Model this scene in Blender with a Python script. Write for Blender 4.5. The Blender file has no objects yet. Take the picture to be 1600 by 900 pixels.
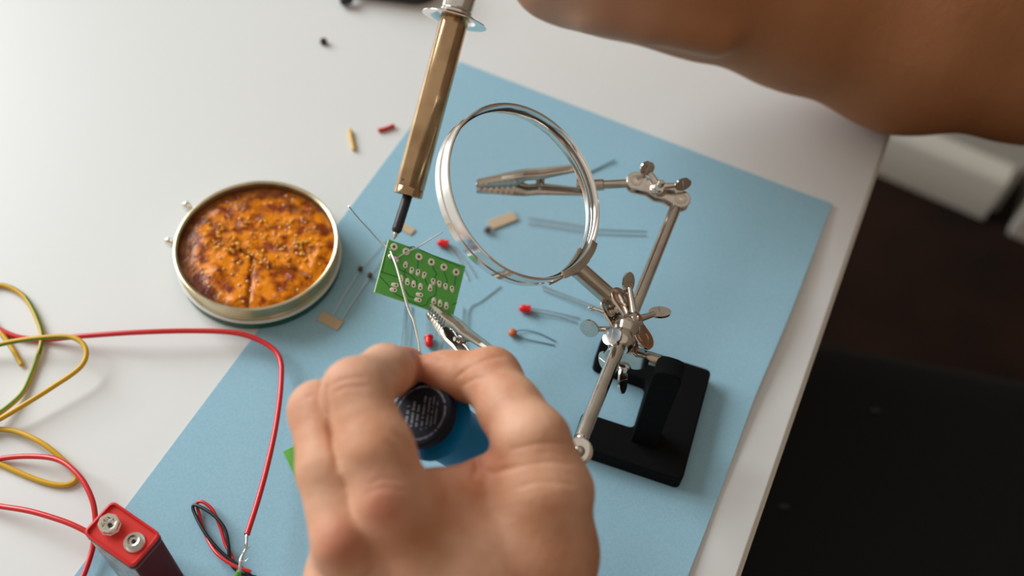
import bpy, math, random
import numpy as np
from mathutils import Vector, Matrix
random.seed(4); rng = np.random.default_rng(4)
S = bpy.context.scene; COL = S.collection
A = lambda *v: np.array(v, float)
TZ = 750.0                    # table top above the floor, mm; all building is done in mm with h = height above the table top
# ------------------------------------------------------------------ camera
F = 1612.0; CH = 450.0        # focal length in pixels, lens height above the table (mm)
dn = A(-110.8, 1108., F); dn /= np.linalg.norm(dn)
fw = A(0, 0, 1.) - dn * dn[2]; fw /= np.linalg.norm(fw)
RM = np.array([np.cross(fw, -dn), fw, -dn])          # world = RM @ camera(x right, y down, z forward)
cam = bpy.data.cameras.new('camera'); co = bpy.data.objects.new('camera', cam); COL.objects.link(co)
r_, u_, b_ = RM[:, 0], -RM[:, 1], -RM[:, 2]
co.matrix_world = Matrix([[r_[i], u_[i], b_[i], (0, 0, (TZ + CH) / 1000)[i]] for i in range(3)] + [[0, 0, 0, 1]])
cam.sensor_width = 36; cam.lens = 36 * F / 1600; cam.clip_start = .01; cam.clip_end = 60
cam.dof.use_dof = True; cam.dof.focus_distance = .450; cam.dof.aperture_fstop = 4.6; cam.dof.aperture_blades = 7
S.camera = co
# ------------------------------------------------------------------ light and exposure
S.view_settings.view_transform = 'Standard'; S.view_settings.look = 'None'; S.view_settings.gamma = 1
S.view_settings.exposure = 0.1
S.cycles.use_denoising = True
w = bpy.data.worlds.new('world'); S.world = w; w.use_nodes = True
w.node_tree.nodes['Background'].inputs[0].default_value = (1, .88, .76, 1)
w.node_tree.nodes['Background'].inputs[1].default_value = .47
def area(name, loc, target, sx, sy, power, col):
    l = bpy.data.lights.new(name, 'AREA'); l.shape = 'RECTANGLE'; l.size = sx; l.size_y = sy; l.energy = power; l.color = col
    o = bpy.data.objects.new(name, l); COL.objects.link(o); o.location = loc
    o.rotation_euler = (Vector(target) - Vector(loc)).to_track_quat('-Z', 'Y').to_euler(); return o
area('window_light', (-4.5, 2.75, 3.55), (.1, .25, .75), 4.0, 3.1, 415, (.91, .98, 1.0))
# ------------------------------------------------------------------ helpers
def ray(x, y): return RM @ A(x - 800, y - 450, F)
def W(x, y, h):                                  # world point (mm) seen at pixel x, y at height h over the table
    d = ray(x, y); return A(0, 0, CH) + d * ((h - CH) / d[2])
def dep(p): return (RM.T @ (np.array(p) - [0, 0, CH]))[2]
def unit(v): v = np.array(v, float); return v / np.linalg.norm(v)
def tocam(p): return unit(A(0, 0, CH) - p)
def imdir(dx, dy): return unit(RM @ A(dx, dy, 0))
def frame(z, hint=(0.13, 0.27, 1)):
    z = unit(z); x = np.cross(hint, z)
    if np.linalg.norm(x) < 1e-3: x = np.cross((1, 0, 0), z)
    x = unit(x); return x, np.cross(z, x), z
def crom(P, n=8):
    P = np.array(P, float); Q = np.vstack([2 * P[0] - P[1], P, 2 * P[-1] - P[-2]]); out = []
    for i in range(1, len(Q) - 2):
        for t in np.linspace(0, 1, n, endpoint=False):
            a, b, c, d = Q[i-1], Q[i], Q[i+1], Q[i+2]
            out.append(.5 * (2*b + (c-a)*t + (2*a-5*b+4*c-d)*t*t + (3*b-a-3*c+d)*t**3))
    return np.array(out + [P[-1]])
MATS = {}
def mat(name, col, rough=.5, metal=0., bump=None, noise=None, coat=0, sss=0, trans=0, ior=1.5, spec=.5):
    m = bpy.data.materials.new(name); m.use_nodes = True; N = m.node_tree.nodes; L = m.node_tree.links; b = N['Principled BSDF']
    b.inputs['Base Color'].default_value = (*col, 1); b.inputs['Roughness'].default_value = rough; b.inputs['Metallic'].default_value = metal
    b.inputs['Coat Weight'].default_value = coat; b.inputs['IOR'].default_value = ior; b.inputs['Transmission Weight'].default_value = trans
    b.inputs['Specular IOR Level'].default_value = spec
    if sss: b.inputs['Subsurface Weight'].default_value = sss; b.inputs['Subsurface Radius'].default_value = (1, .45, .3); b.inputs['Subsurface Scale'].default_value = .004
    tc = N.new('ShaderNodeTexCoord')
    def nz(scale, detail=4):
        n = N.new('ShaderNodeTexNoise'); n.inputs['Scale'].default_value = scale; n.inputs['Detail'].default_value = detail
        L.new(tc.outputs['Object'], n.inputs['Vector']); return n
    if noise:                                    # (scale, colour2, low, high)
        n = nz(noise[0]); r = N.new('ShaderNodeMapRange'); r.inputs[1].default_value = noise[2]; r.inputs[2].default_value = noise[3]
        mx = N.new('ShaderNodeMix'); mx.data_type = 'RGBA'; mx.inputs[6].default_value = (*col, 1); mx.inputs[7].default_value = (*noise[1], 1)
        L.new(n.outputs[0], r.inputs[0]); L.new(r.outputs[0], mx.inputs[0]); L.new(mx.outputs[2], b.inputs['Base Color'])
    if bump:                                     # (scale, strength, distance m)
        n = nz(bump[0], 6); bp = N.new('ShaderNodeBump'); bp.inputs['Strength'].default_value = bump[1]; bp.inputs['Distance'].default_value = bump[2]
        L.new(n.outputs[0], bp.inputs['Height']); L.new(bp.outputs[0], b.inputs['Normal'])
    MATS[name] = m; return m
def mix_attr(m, attr, col2):                     # second colour mixed in by a point attribute
    N = m.node_tree.nodes; L = m.node_tree.links; b = N['Principled BSDF']; s = b.inputs['Base Color']
    a = N.new('ShaderNodeAttribute'); a.attribute_name = attr
    mx = N.new('ShaderNodeMix'); mx.data_type = 'RGBA'; mx.inputs[7].default_value = (*col2, 1)
    if s.links: L.new(s.links[0].from_socket, mx.inputs[6])
    else: mx.inputs[6].default_value = s.default_value
    L.new(a.outputs['Fac'], mx.inputs[0]); L.new(mx.outputs[2], s)
ORG = {}
def thing(name, loc, label, cat, group=None):
    o = bpy.data.objects.new(name, None); COL.objects.link(o); o.empty_display_size = .01
    loc = np.array(loc, float); o.location = (loc + [0, 0, TZ]) / 1000; ORG[o.name] = loc
    return tag(o, label, cat, group)
def tag(o, label, cat=None, group=None):
    o['label'] = label
    if cat: o['category'] = cat
    if group: o['group'] = group
    return o
class MB:
    def __init__(s): s.v = []; s.f = []; s.m = []; s.n = 0
    def add(s, V, Fc, mi=0):
        s.v.append(np.array(V, float)); s.f += [tuple(i + s.n for i in f) for f in Fc]
        s.m += ([mi] * len(Fc) if np.isscalar(mi) else list(mi)); s.n += len(V); return s
    def tube(s, P, r, n=10, mi=0, stripe=None, sq=1, hint=None):
        P = np.array(P, float); k = len(P); r = np.broadcast_to(r, k); V = []
        T = np.gradient(P, axis=0); T /= np.linalg.norm(T, axis=1)[:, None]
        x = frame(T[0], hint if hint is not None else (0.13, .27, 1))[0]
        for i in range(k):
            x = unit(x - T[i] * (x @ T[i])); y = np.cross(T[i], x)
            for j in range(n):
                a = 2 * math.pi * j / n; V.append(P[i] + r[i] * (x * math.cos(a) + sq * y * math.sin(a)))
        Fc = []; M = []
        for i in range(k - 1):
            for j in range(n):
                Fc.append((i*n+j, i*n+(j+1) % n, (i+1)*n+(j+1) % n, (i+1)*n+j))
                M.append(1 if stripe and (j - int(i * stripe)) % n in (0, 1) else mi)
        Fc += [tuple(range(n))[::-1], tuple((k-1)*n + j for j in range(n))]; M += [mi, mi]
        return s.add(V, Fc, M)
    def lathe(s, o, ax, prof, n=32, mi=0, hint=(0.13, .27, 1), closed=False):
        x, y, z = frame(ax, hint); V = []; k = len(prof)      # prof: (z, r)
        for (h, r) in prof:
            for j in range(n):
                a = 2 * math.pi * j / n; V.append(np.array(o) + z*h + r*(x*math.cos(a) + y*math.sin(a)))
        Fc = []
        for i in range(k if closed else k - 1):
            q = (i + 1) % k
            for j in range(n): Fc.append((i*n+j, i*n+(j+1) % n, q*n+(j+1) % n, q*n+j))
        if not closed: Fc += [tuple(range(n))[::-1], tuple((k-1)*n + j for j in range(n))]
        return s.add(V, Fc, mi)
    def cyl(s, a, b, r, n=16, mi=0, r2=None):
        a = np.array(a, float); b = np.array(b, float); return s.lathe(a, b - a, [(0, r), (np.linalg.norm(b - a), r if r2 is None else r2)], n, mi)
    def prism(s, pts, o, x, y, t, mi=0):         # outline in the x, y plane through o, thickness t along x cross y
        x = np.array(x, float); y = np.array(y, float); z = unit(np.cross(x, y)); k = len(pts)
        V = [np.array(o) + x*p[0] + y*p[1] + z*h for h in (0, t) for p in pts]
        Fc = [tuple(range(k))[::-1], tuple(range(k, 2*k))] + [(i, (i+1) % k, k+(i+1) % k, k+i) for i in range(k)]
        return s.add(V, Fc, mi)
    def ball(s, c, r, n=12, m=8, sc=(1, 1, 1), fr=None, mi=0):
        fr = fr or (A(1, 0, 0), A(0, 1, 0), A(0, 0, 1)); V = []
        for i in range(1, m):
            t = math.pi * i / m
            for j in range(n):
                a = 2*math.pi*j/n; q = A(math.sin(t)*math.cos(a), math.sin(t)*math.sin(a), math.cos(t)) * r * np.array(sc)
                V.append(np.array(c) + sum(q[k]*fr[k] for k in range(3)))
        b = len(V); V += [np.array(c) + fr[2]*r*sc[2], np.array(c) - fr[2]*r*sc[2]]
        Fc = [(i*n+j, (i+1)*n+j, (i+1)*n+(j+1) % n, i*n+(j+1) % n) for i in range(m-2) for j in range(n)]
        Fc += [(b, j, (j+1) % n) for j in range(n)] + [(b+1, (m-2)*n+(j+1) % n, (m-2)*n+j) for j in range(n)]
        return s.add(V, Fc, mi)
    def build(s, name, mats, parent=None, bevel=0, smooth=True, label=None, cat=None, group=None, solid=0, seg=2, ang=40):
        V = np.vstack(s.v)
        if parent is not None: og = ORG[parent.name]
        else: og = A((V[:, 0].min()+V[:, 0].max())/2, (V[:, 1].min()+V[:, 1].max())/2, V[:, 2].min())
        me = bpy.data.meshes.new(name); me.from_pydata([tuple(v) for v in (V - og) / 1000], [], s.f)
        mats = mats if isinstance(mats, (list, tuple)) else [mats]
        for m in mats: me.materials.append(MATS[m])
        me.polygons.foreach_set('material_index', s.m)
        o = bpy.data.objects.new(name, me); COL.objects.link(o); ORG[o.name] = og
        if parent is not None: o.parent = parent
        else: o.location = (og + [0, 0, TZ]) / 1000
        if solid: md = o.modifiers.new('s', 'SOLIDIFY'); md.thickness = solid/1000; md.offset = 0
        if bevel:
            md = o.modifiers.new('b', 'BEVEL'); md.width = bevel/1000; md.segments = seg; md.limit_method = 'ANGLE'; md.angle_limit = math.radians(ang); md.harden_normals = False
        if smooth:
            me.polygons.foreach_set('use_smooth', [True] * len(me.polygons))
            try: me.set_sharp_from_angle(angle=math.radians(38))
            except Exception: pass
        me.update()
        if label: tag(o, label, cat, group)
        return o
def rrect(w, d, r, n=5, cx=0, cy=0):
    out = []
    for (sx, sy, a0) in ((1, 1, 0), (-1, 1, 90), (-1, -1, 180), (1, -1, 270)):
        for i in range(n + 1):
            a = math.radians(a0 + 90 * i / n); out.append((cx + sx*(w/2-r) + r*math.cos(a), cy + sy*(d/2-r) + r*math.sin(a)))
    return out
def disc(rx, ry=None, n=24, cx=0, cy=0):
    ry = ry or rx; return [(cx + rx*math.cos(2*math.pi*i/n), cy + ry*math.sin(2*math.pi*i/n)) for i in range(n)]
# ------------------------------------------------------------------ signed distance bodies (one continuous surface)
def body_mesh(groups, cuts, vox):
    pr = [p for g in groups for p in g[2]]
    lo = np.min([np.minimum(p[0], p[1]) - max(p[2], p[3]) for p in pr], 0) - 3*vox; hi = np.max([np.maximum(p[0], p[1]) + max(p[2], p[3]) for p in pr], 0) + 3*vox
    ax = [np.arange(lo[i], hi[i], vox, dtype=np.float32) for i in range(3)]; sh = tuple(len(a) for a in ax)
    def dist(p, mg):
        a, b, ra, rb = p; m = max(ra, rb) + mg
        sl = tuple(slice(max(0, int((min(a[i], b[i]) - m - lo[i]) / vox)), min(sh[i], int((max(a[i], b[i]) + m - lo[i]) / vox) + 2)) for i in range(3))
        X = [ax[0][sl[0]][:, None, None], ax[1][sl[1]][None, :, None], ax[2][sl[2]][None, None, :]]
        ba = (b - a).astype(np.float32); L2 = float(ba @ ba) + 1e-6
        t = sum((X[i] - np.float32(a[i])) * ba[i] for i in range(3)) / L2; t = np.clip(t, 0, 1)
        d = np.sqrt(sum((X[i] - np.float32(a[i]) - t * ba[i]) ** 2 for i in range(3))) - (ra + t * (rb - ra)).astype(np.float32)
        return sl, d
    def smin(a, b, k):
        h = np.maximum(k - np.abs(a - b), 0) / k; return np.minimum(a, b) - h*h*k*.25
    D = np.full(sh, 60, np.float32)
    for kin, kout, ps in groups:
        G = np.full(sh, 60, np.float32)
        for p in ps:
            sl, d = dist(p, 14); G[sl] = smin(G[sl], d, kin)
        D = smin(D, G, kout)
    for p, k in cuts:
        sl, d = dist(p, 4); D[sl] = -smin(-D[sl], d, k)
    Sg = D < 0
    c = [(i, j, k) for i in (0, 1) for j in (0, 1) for k in (0, 1)]
    def cut(Q, o): return Q[o[0]:sh[0]-1+o[0], o[1]:sh[1]-1+o[1], o[2]:sh[2]-1+o[2]]
    cnt = sum(cut(Sg, o).astype(np.int8) for o in c); act = (cnt > 0) & (cnt < 8)
    I = np.argwhere(act); idx = -np.ones(act.shape, np.int64); idx[act] = np.arange(len(I))
    P = np.zeros((len(I), 3)); n = np.zeros(len(I))
    for a in c:
        for k in range(3):
            if a[k]: continue
            b = list(a); b[k] = 1
            va = D[tuple((I + a).T)]; vb = D[tuple((I + b).T)]; m = (va < 0) != (vb < 0)
            t = va[m] / (va[m] - vb[m]); q = (I[m] + a).astype(float); q[:, k] += t; P[m] += q; n[m] += 1
    P = lo + vox * P / n[:, None]
    Q = []
    for k in range(3):
        o = [0, 0, 0]; o[k] = 1; u, v = (k+1) % 3, (k+2) % 3
        s0 = tuple(slice(0, sh[i] - 1) if i == k else slice(1, sh[i] - 1) for i in range(3))
        s1 = tuple(slice(1, sh[i]) if i == k else slice(1, sh[i] - 1) for i in range(3))
        x = np.argwhere(Sg[s0] != Sg[s1]); off = np.ones(3, int); off[k] = 0; x = x + off; sg = Sg[tuple(x.T)]
        eu = np.eye(3, dtype=int)[u]; ev = np.eye(3, dtype=int)[v]
        q = np.stack([idx[tuple((x - d).T)] for d in (0*eu, eu, eu+ev, ev)], 1)
        q = np.where(sg[:, None], q, q[:, ::-1]); Q.append(q)
    return P, np.vstack(Q)
def link_body(name, P, Q, m, parent=None, red=()):
    og = P.mean(0); og[2] = P[:, 2].min()
    me = bpy.data.meshes.new(name); me.vertices.add(len(P)); me.vertices.foreach_set('co', ((P - og)/1000).ravel())
    me.loops.add(Q.size); me.loops.foreach_set('vertex_index', Q.ravel()); me.polygons.add(len(Q))
    me.polygons.foreach_set('loop_start', np.arange(0, Q.size, 4)); me.polygons.foreach_set('loop_total', np.full(len(Q), 4))
    me.polygons.foreach_set('use_smooth', np.ones(len(Q), bool)); me.update(calc_edges=True); me.validate()
    at = me.attributes.new('skin_tint', 'FLOAT', 'POINT'); f = np.zeros(len(P))
    for c, r, a in red: f = np.maximum(f, a * np.exp(-((P - c)**2).sum(1) / (r*r)))
    at.data.foreach_set('value', f.astype(np.float32))
    me.materials.append(MATS[m]); o = bpy.data.objects.new(name, me); COL.objects.link(o); o.location = (og + [0, 0, TZ])/1000; ORG[o.name] = og
    sm = o.modifiers.new('sm', 'SMOOTH'); sm.factor = .5; sm.iterations = 2
    return o
# ------------------------------------------------------------------ materials
mat('table_white', (.72, .725, .72), .38, bump=(60, .05, .0005)); mat('edge_band', (.62, .56, .47), .5)
mat('blue_paper', (.28, .48, .595), .85, noise=(900, (.315, .52, .635), .35, .65), bump=(1400, .22, .0002), spec=.2)
mat('floor_wood', (.022, .008, .004), .7, noise=(6, (.007, .004, .003), .35, .65), bump=(80, .2, .001), spec=.15); mat('wall_paint', (.50, .47, .42), .7)
mat('added_wall_brown', (.20, .15, .11), .8); mat('trim_paint', (.55, .51, .45), .45)
mat('black_leather', (.007, .007, .007), .6, bump=(300, .3, .0005), spec=.2); mat('dark_metal', (.05, .05, .05), .4, .8)
mat('chrome', (.72, .66, .60), .17, 1, noise=(120, (.60, .53, .47), .4, .7), bump=(500, .06, .0001))
mat('bright_chrome', (.86, .83, .78), .13, 1, bump=(300, .05, .0001))
mat('nickel', (.62, .55, .46), .26, 1, noise=(90, (.50, .43, .35), .35, .7), bump=(900, .12, .0001))
mat('barrel_brass', (.58, .40, .23), .17, 1, noise=(60, (.36, .23, .12), .45, .75), bump=(700, .08, .0001))
mat('tip_black', (.035, .033, .035), .38, .6, bump=(900, .5, .0002)); mat('tin_metal', (.72, .70, .66), .22, 1)
mat('black_iron', (.004, .004, .0045), .85, bump=(900, .5, .0003), spec=.12); mat('black_plastic', (.012, .012, .014), .35)
mat('cap_face', (.010, .011, .020), .65, spec=.2); mat('grey_print', (.30, .30, .34), .6); mat('blue_plastic', (.004, .26, .60), .5, spec=.3)
mat('glass', (1, 1, 1), .0, trans=1, ior=1.45)
mat('red_wire', (.62, .012, .014), .35, coat=.2); mat('yellow_wire', (.66, .38, .012), .4); mat('green_wire', (.06, .24, .02), .4)
mat('black_wire', (.012, .012, .013), .4); mat('red_plastic', (.60, .012, .010), .32, spec=.4); mat('red_label', (.60, .02, .012), .5, spec=.3)
mat('maroon_label', (.085, .003, .008), .55, spec=.15); mat('silver_label', (.42, .42, .43), .35, .3, noise=(150, (.26, .27, .29), .5, .56)); mat('gold_line', (.55, .42, .28), .4, .5)
mat('led_red', (.70, .008, .008), .2, sss=.3); mat('cap_orange', (.55, .13, .03), .4); mat('thermistor_brown', (.10, .03, .015), .5); mat('lead_wire', (.70, .70, .70), .3, .9)
mat('kraft_tape', (.56, .42, .27), .8, bump=(500, .2, .0003))
mat('board_green', (.11, .47, .07), .45, noise=(60, (.14, .52, .09), .4, .7)); mat('trace_green', (.03, .21, .04), .4)
mat('board_edge', (.52, .58, .34), .6); mat('pad_tin', (.93, .88, .70), .45); mat('hole_copper', (.20, .06, .035), .5, .4); mat('light_green', (.12, .42, .05), .5)
mat('tin_gold', (.66, .58, .38), .3, .9, noise=(90, (.48, .40, .22), .4, .7)); mat('tin_green', (.006, .10, .055), .35); mat('tin_white', (.75, .74, .70), .3)
mat('tin_inner', (.35, .10, .02), .3, .7)
mat('rosin', (.78, .235, .002), .22, noise=(170, (.24, .035, .001), .42, .62), bump=(420, .55, .001), sss=.15, spec=.22); mix_attr(MATS['rosin'], 'deep', (.075, .012, .003))
mat('rosin_bubble', (.80, .42, .22), .08, coat=1); mat('rosin_chip', (.74, .34, .012), .3)
sk = mat('skin', (.64, .355, .23), .56, spec=.35, noise=(45, (.50, .215, .11), .35, .7), sss=.2)
mix_attr(sk, 'skin_tint', (.42, .12, .065))
sk2 = mat('arm_skin', (.41, .175, .075), .55, spec=.3, noise=(18, (.36, .14, .055), .35, .7), sss=.2); mix_attr(sk2, 'skin_tint', (.66, .40, .29))
for m_, sc_ in ((sk, 1400), (sk2, 900)):
    N = m_.node_tree.nodes; L = m_.node_tree.links; tc = N.new('ShaderNodeTexCoord')
    v1 = N.new('ShaderNodeTexVoronoi'); v1.inputs['Scale'].default_value = sc_; L.new(tc.outputs['Object'], v1.inputs['Vector'])
    n1 = N.new('ShaderNodeTexNoise'); n1.inputs['Scale'].default_value = 170; n1.inputs['Detail'].default_value = 5; L.new(tc.outputs['Object'], n1.inputs['Vector'])
    b1 = N.new('ShaderNodeBump'); b1.inputs['Strength'].default_value = .25; b1.inputs['Distance'].default_value = .0003; L.new(v1.outputs[0], b1.inputs['Height'])
    b2 = N.new('ShaderNodeBump'); b2.inputs['Strength'].default_value = .35; b2.inputs['Distance'].default_value = .0012; L.new(n1.outputs[0], b2.inputs['Height'])
    L.new(b1.outputs[0], b2.inputs['Normal']); L.new(b2.outputs[0], N['Principled BSDF'].inputs['Normal'])
mat('nail', (.66, .38, .29), .25, coat=.3)
# ------------------------------------------------------------------ setting
def struct(o): o['kind'] = 'structure'; return o
mb = MB(); mb.prism([(-2600, -1800), (2800, -1800), (2800, 2600), (-2600, 2600)], (0, 0, -TZ-20), (1, 0, 0), (0, 1, 0), 20); struct(mb.build('floor', 'floor_wood', smooth=False))
f1 = W(1378, 277, -TZ); f2 = W(1536, 345, -TZ); wd = unit(f2 - f1); wn = A(wd[1], -wd[0], 0)      # wd along the wall, wn into the room
if wn[1] > 0: wn = -wn
UP = A(0, 0, 1)
def wallbox(x0, x1, y0, y1, z0, z1): m = MB(); m.prism([(x0, z0), (x1, z0), (x1, z1), (x0, z1)], f2 - wn*(-y0) if False else f2 + wn*y0, wd, UP, 1); return m
def slab(x0, x1, y0, y1, z0, z1):               # x along the wall from the corner, y into the room, z up
    m = MB(); m.add([f2 + wd*x + wn*y + UP*z for z in (z0, z1) for (x, y) in ((x0, y0), (x1, y0), (x1, y1), (x0, y1))],
                    [(0, 3, 2, 1), (4, 5, 6, 7), (0, 1, 5, 4), (1, 2, 6, 5), (2, 3, 7, 6), (3, 0, 4, 7)]); return m
struct(slab(-2600, 12, -120, -30, 0, 2500).build('wall_back', 'wall_paint', smooth=False))
b = MB(); b.add([f2 + wd*x + wn*y + UP*z for x in (-2600, 0) for (y, z) in ((-30, 0), (0, 0), (0, 78), (-5, 86), (-24, 95), (-30, 97))],
                [(0, 1, 2, 3, 4, 5), (11, 10, 9, 8, 7, 6)] + [(i, (i+1) % 6 + 0, (i+1) % 6 + 6, i + 6)[::-1] for i in range(6)])
struct(b.build('baseboard_back', 'trim_paint', bevel=2))
struct(slab(38, 150, -120, 8, 0, 2100).build('trim_1', 'trim_paint', bevel=4))      # door casing beyond a dark gap
struct(slab(130, 1000, -120, 0, 0, 2500).build('wall_right', 'wall_paint', smooth=False))
m = MB(); m.prism([(1650, -1800), (1750, -1800), (1750, 700), (1650, 700)], (0, 0, -TZ), (1, 0, 0), (0, 1, 0), 2500); struct(m.build('added_wall_side', 'added_wall_brown', smooth=False))  # unseen wall, added to reduce fill light from the right
m = MB(); m.prism([(-300, -1800), (1750, -1800), (1750, -1700), (-300, -1700)], (0, 0, -TZ), (1, 0, 0), (0, 1, 0), 2500); struct(m.build('added_wall_front', 'added_wall_brown', smooth=False))  # unseen wall behind the camera, added to darken that side's fill
# table
e1 = W(1394, 195, 0); e2 = W(1153, 900, 0); tu = unit(e1 - e2); tv = A(-tu[1], tu[0], 0)         # tu away from the viewer, tv to the left
tb = thing('table', (e1 + e2)/2 + tv*500 - [0, 0, TZ], 'white laminate table carrying the whole soldering work, its right edge over the dark floor', 'table')
c0 = e1 + tu*330; c1 = c0 - tu*1000
m = MB(); m.prism([(0, 0), (1350, 0), (1350, 1000), (0, 1000)], c0 - UP*22, tv, -tu, 22)
V = m.v[0]
if np.cross(tv, -tu)[2] < 0: m = MB(); m.prism([(0, 0), (0, 1000), (1350, 1000), (1350, 0)], c0, tv, -tu, 22)
m.build('tabletop', 'table_white', tb, bevel=1.2)
m = MB(); m.prism([(0, -22.2), (1000, -22.2), (1000, -1.6), (0, -1.6)], c0, -tu, UP, -1.3 if np.cross(-tu, UP) @ tv > 0 else 1.3); m.build('edge_band', 'edge_band', tb)
for a in (60, 1290):
    for bb in (60, 940):
        p = c0 + tv*a - tu*bb; m = MB(); m.prism(rrect(45, 45, 4), A(p[0], p[1], -TZ), (1, 0, 0), (0, 1, 0), TZ-22); m.build('leg', 'table_white', tb)
# black chair
cs = A(372, 205, -TZ); cu = unit(A(1, -.11, 0)); cv = A(-cu[1], cu[0], 0)
ch = thing('chair', cs, 'black padded chair in the dark at the right of the table', 'chair')
m = MB()
for (z, w_, r) in ((-335, 430, 60), (-322, 462, 75), (-295, 480, 85), (-268, 474, 85), (-254, 440, 80), (-250, 380, 70), (-249, 200, 60)):
    q = rrect(w_, w_ + 30, r, 6); m.v.append(np.array([A(cs[0], cs[1], z) + cu*x + cv*y for x, y in q])); n_ = len(q)
    if m.n: m.f += [(m.n-n_+i, m.n-n_+(i+1) % n_, m.n+(i+1) % n_, m.n+i) for i in range(n_)]
    m.n += n_
m.f += [tuple(range(n_))[::-1], tuple(m.n-n_+i for i in range(n_))]; m.m = [0]*len(m.f)
m.build('seat', 'black_leather', ch)
for sx in (-1, 1):
    for sy in (-1, 1):
        p = A(cs[0], cs[1], 0) + cu*sx*190 + cv*sy*200; m = MB(); m.cyl(A(p[0], p[1], -TZ), A(p[0], p[1], -320), 13); m.build('leg', 'dark_metal', ch)
for px, py in ((1367, 641), (1225, 791)):
    p = W(px, py, -249); m = MB(); m.ball(p, 3, sc=(1.6, .7, .5)); m.build('stud', 'dark_metal', ch)
# ------------------------------------------------------------------ blue sheet
pa, pb = W(718, 97, 0), W(1300, 320, 0); pu = unit(pb - pa); pv = A(pu[1], -pu[0], 0); PW = np.linalg.norm(pb - pa); PL = PW * 1.62
m = MB(); nx, ny = 60, 80; V = []
for k in (0, 1):
    for j in range(ny+1):
        for i in range(nx+1):
            s_, t_ = i/nx, j/ny; x = s_*PW; y = t_*PL
            lift = 3.6*max(0, (s_-.86)/.14)**2*math.exp(-((t_-.26)/.20)**2) + 2.2*max(0, (s_-.9)/.1)**2*math.exp(-((t_-.7)/.13)**2) + .5
            p = pa + pu*x + pv*y; wv = 2.4*math.exp(-((t_-.37)/.09)**2)*max(0, s_-.5)
            V.append(p - pu*wv + UP*(lift - .35*(1-k)))
N1 = (nx+1)*(ny+1); q = lambda i, j, k: k*N1 + j*(nx+1) + i
Fc = [(q(i, j, 1), q(i, j+1, 1), q(i+1, j+1, 1), q(i+1, j, 1)) for j in range(ny) for i in range(nx)]
Fc += [(q(i, j, 0), q(i+1, j, 0), q(i+1, j+1, 0), q(i, j+1, 0)) for j in range(ny) for i in range(nx)]
for j in range(ny): Fc += [(q(0, j, 0), q(0, j+1, 0), q(0, j+1, 1), q(0, j, 1)), (q(nx, j, 1), q(nx, j+1, 1), q(nx, j+1, 0), q(nx, j, 0))]
for i in range(nx): Fc += [(q(i, 0, 1), q(i+1, 0, 1), q(i+1, 0, 0), q(i, 0, 0)), (q(i, ny, 0), q(i+1, ny, 0), q(i+1, ny, 1), q(i, ny, 1))]
m.add(V, Fc); m.build('paper_sheet', 'blue_paper', label='large sheet of light blue paper under the helping hand stand', cat='paper')
PH = .5
# ------------------------------------------------------------------ rosin tin
tc_ = W(401, 380, 17); TO = A(tc_[0], tc_[1], 0); TRd = 41.6
tn = thing('rosin_tin', TO, 'open round gilt tin full of glossy amber soldering rosin', 'tin')
m = MB(); m.lathe(TO, UP, [(.4, 36), (.4, TRd-.6), (1, TRd+.4), (5.2, TRd+.4), (5.6, TRd-.2), (5.6, 36)], 96, closed=True); m.build('lid_underneath', 'tin_green', tn, label='green printed lid under the tin')
m = MB(); m.lathe(TO, UP, [(5.7, 30), (5.7, TRd+.7), (6.5, TRd+1.0), (7.2, TRd+.7), (7.2, 30)], 96, closed=True); m.build('lid_bead', 'tin_white', tn)
m = MB(); m.lathe(TO, UP, [(7.3, 20), (7.3, TRd-.4), (8.6, TRd-.1), (9.2, TRd-.7), (15.8, TRd-.7), (16.6, TRd+.2), (17.4, TRd+.2), (17.7, TRd-.5), (17.2, TRd-1.5), (12, TRd-1.8), (11.6, 20)], 128, closed=True)
m.build('tin_wall', 'tin_gold', tn)
# rosin surface: a height field
n_r, n_a = 90, 200; V = []; deep = []
bl = [(rng.uniform(0, 2*math.pi), TRd*math.sqrt(rng.uniform(0, .8)), rng.uniform(1.2, 4.5), rng.uniform(-1.1, 1.3)) for _ in range(150)]
blx = np.array([[r*math.cos(a), r*math.sin(a), w_, h_] for a, r, w_, h_ in bl])
for i in range(n_r):
    for j in range(n_a):
        r = (TRd-1.9) * (i+.5)/n_r; a = 2*math.pi*j/n_a; x, y = r*math.cos(a), r*math.sin(a)
        d2 = (x-blx[:, 0])**2 + (y-blx[:, 1])**2; z = 15.0 + .5*(blx[:, 3]*np.exp(-d2/blx[:, 2]**2)).sum()
        rr = r/TRd; ang = math.degrees(a) % 360
        ring = 1/(1+math.exp(-(rr-(.86-.07*(1 if 70<ang<250 else 0))-.03*math.sin(3*a)-.02*math.sin(11*a))*45)); z = z*(1-ring) + 13.9*ring
        dp = .75*ring*(1 if 40 < ang < 265 else .25)
        dp = max(dp, .8*math.exp(-((rr-.73)/.07)**2)*(1 if 20 < ang < 160 else 0)*(.55+.45*math.sin(7*a)))
        cr = math.exp(-((x*.3+y+8+2*math.sin(x/5))/1.3)**2)*(1 if -8 < x < 30 else 0) + math.exp(-((x+2+.15*y)/1.1)**2)*(1 if y < -8 else 0)
        z -= 1.3*cr; dp = max(dp, .6*cr)
        V.append(TO + A(x, y, z)); deep.append(min(1, dp))
Fc = [(i*n_a+j, (i+1)*n_a+j, (i+1)*n_a+(j+1) % n_a, i*n_a+(j+1) % n_a) for i in range(n_r-1) for j in range(n_a)] + [tuple(range(n_a))]
m = MB(); m.add(V, Fc); ro = m.build('rosin', 'rosin', tn)
at = ro.data.attributes.new('deep', 'FLOAT', 'POINT'); at.data.foreach_set('value', np.array(deep, np.float32))
m = MB()
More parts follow.
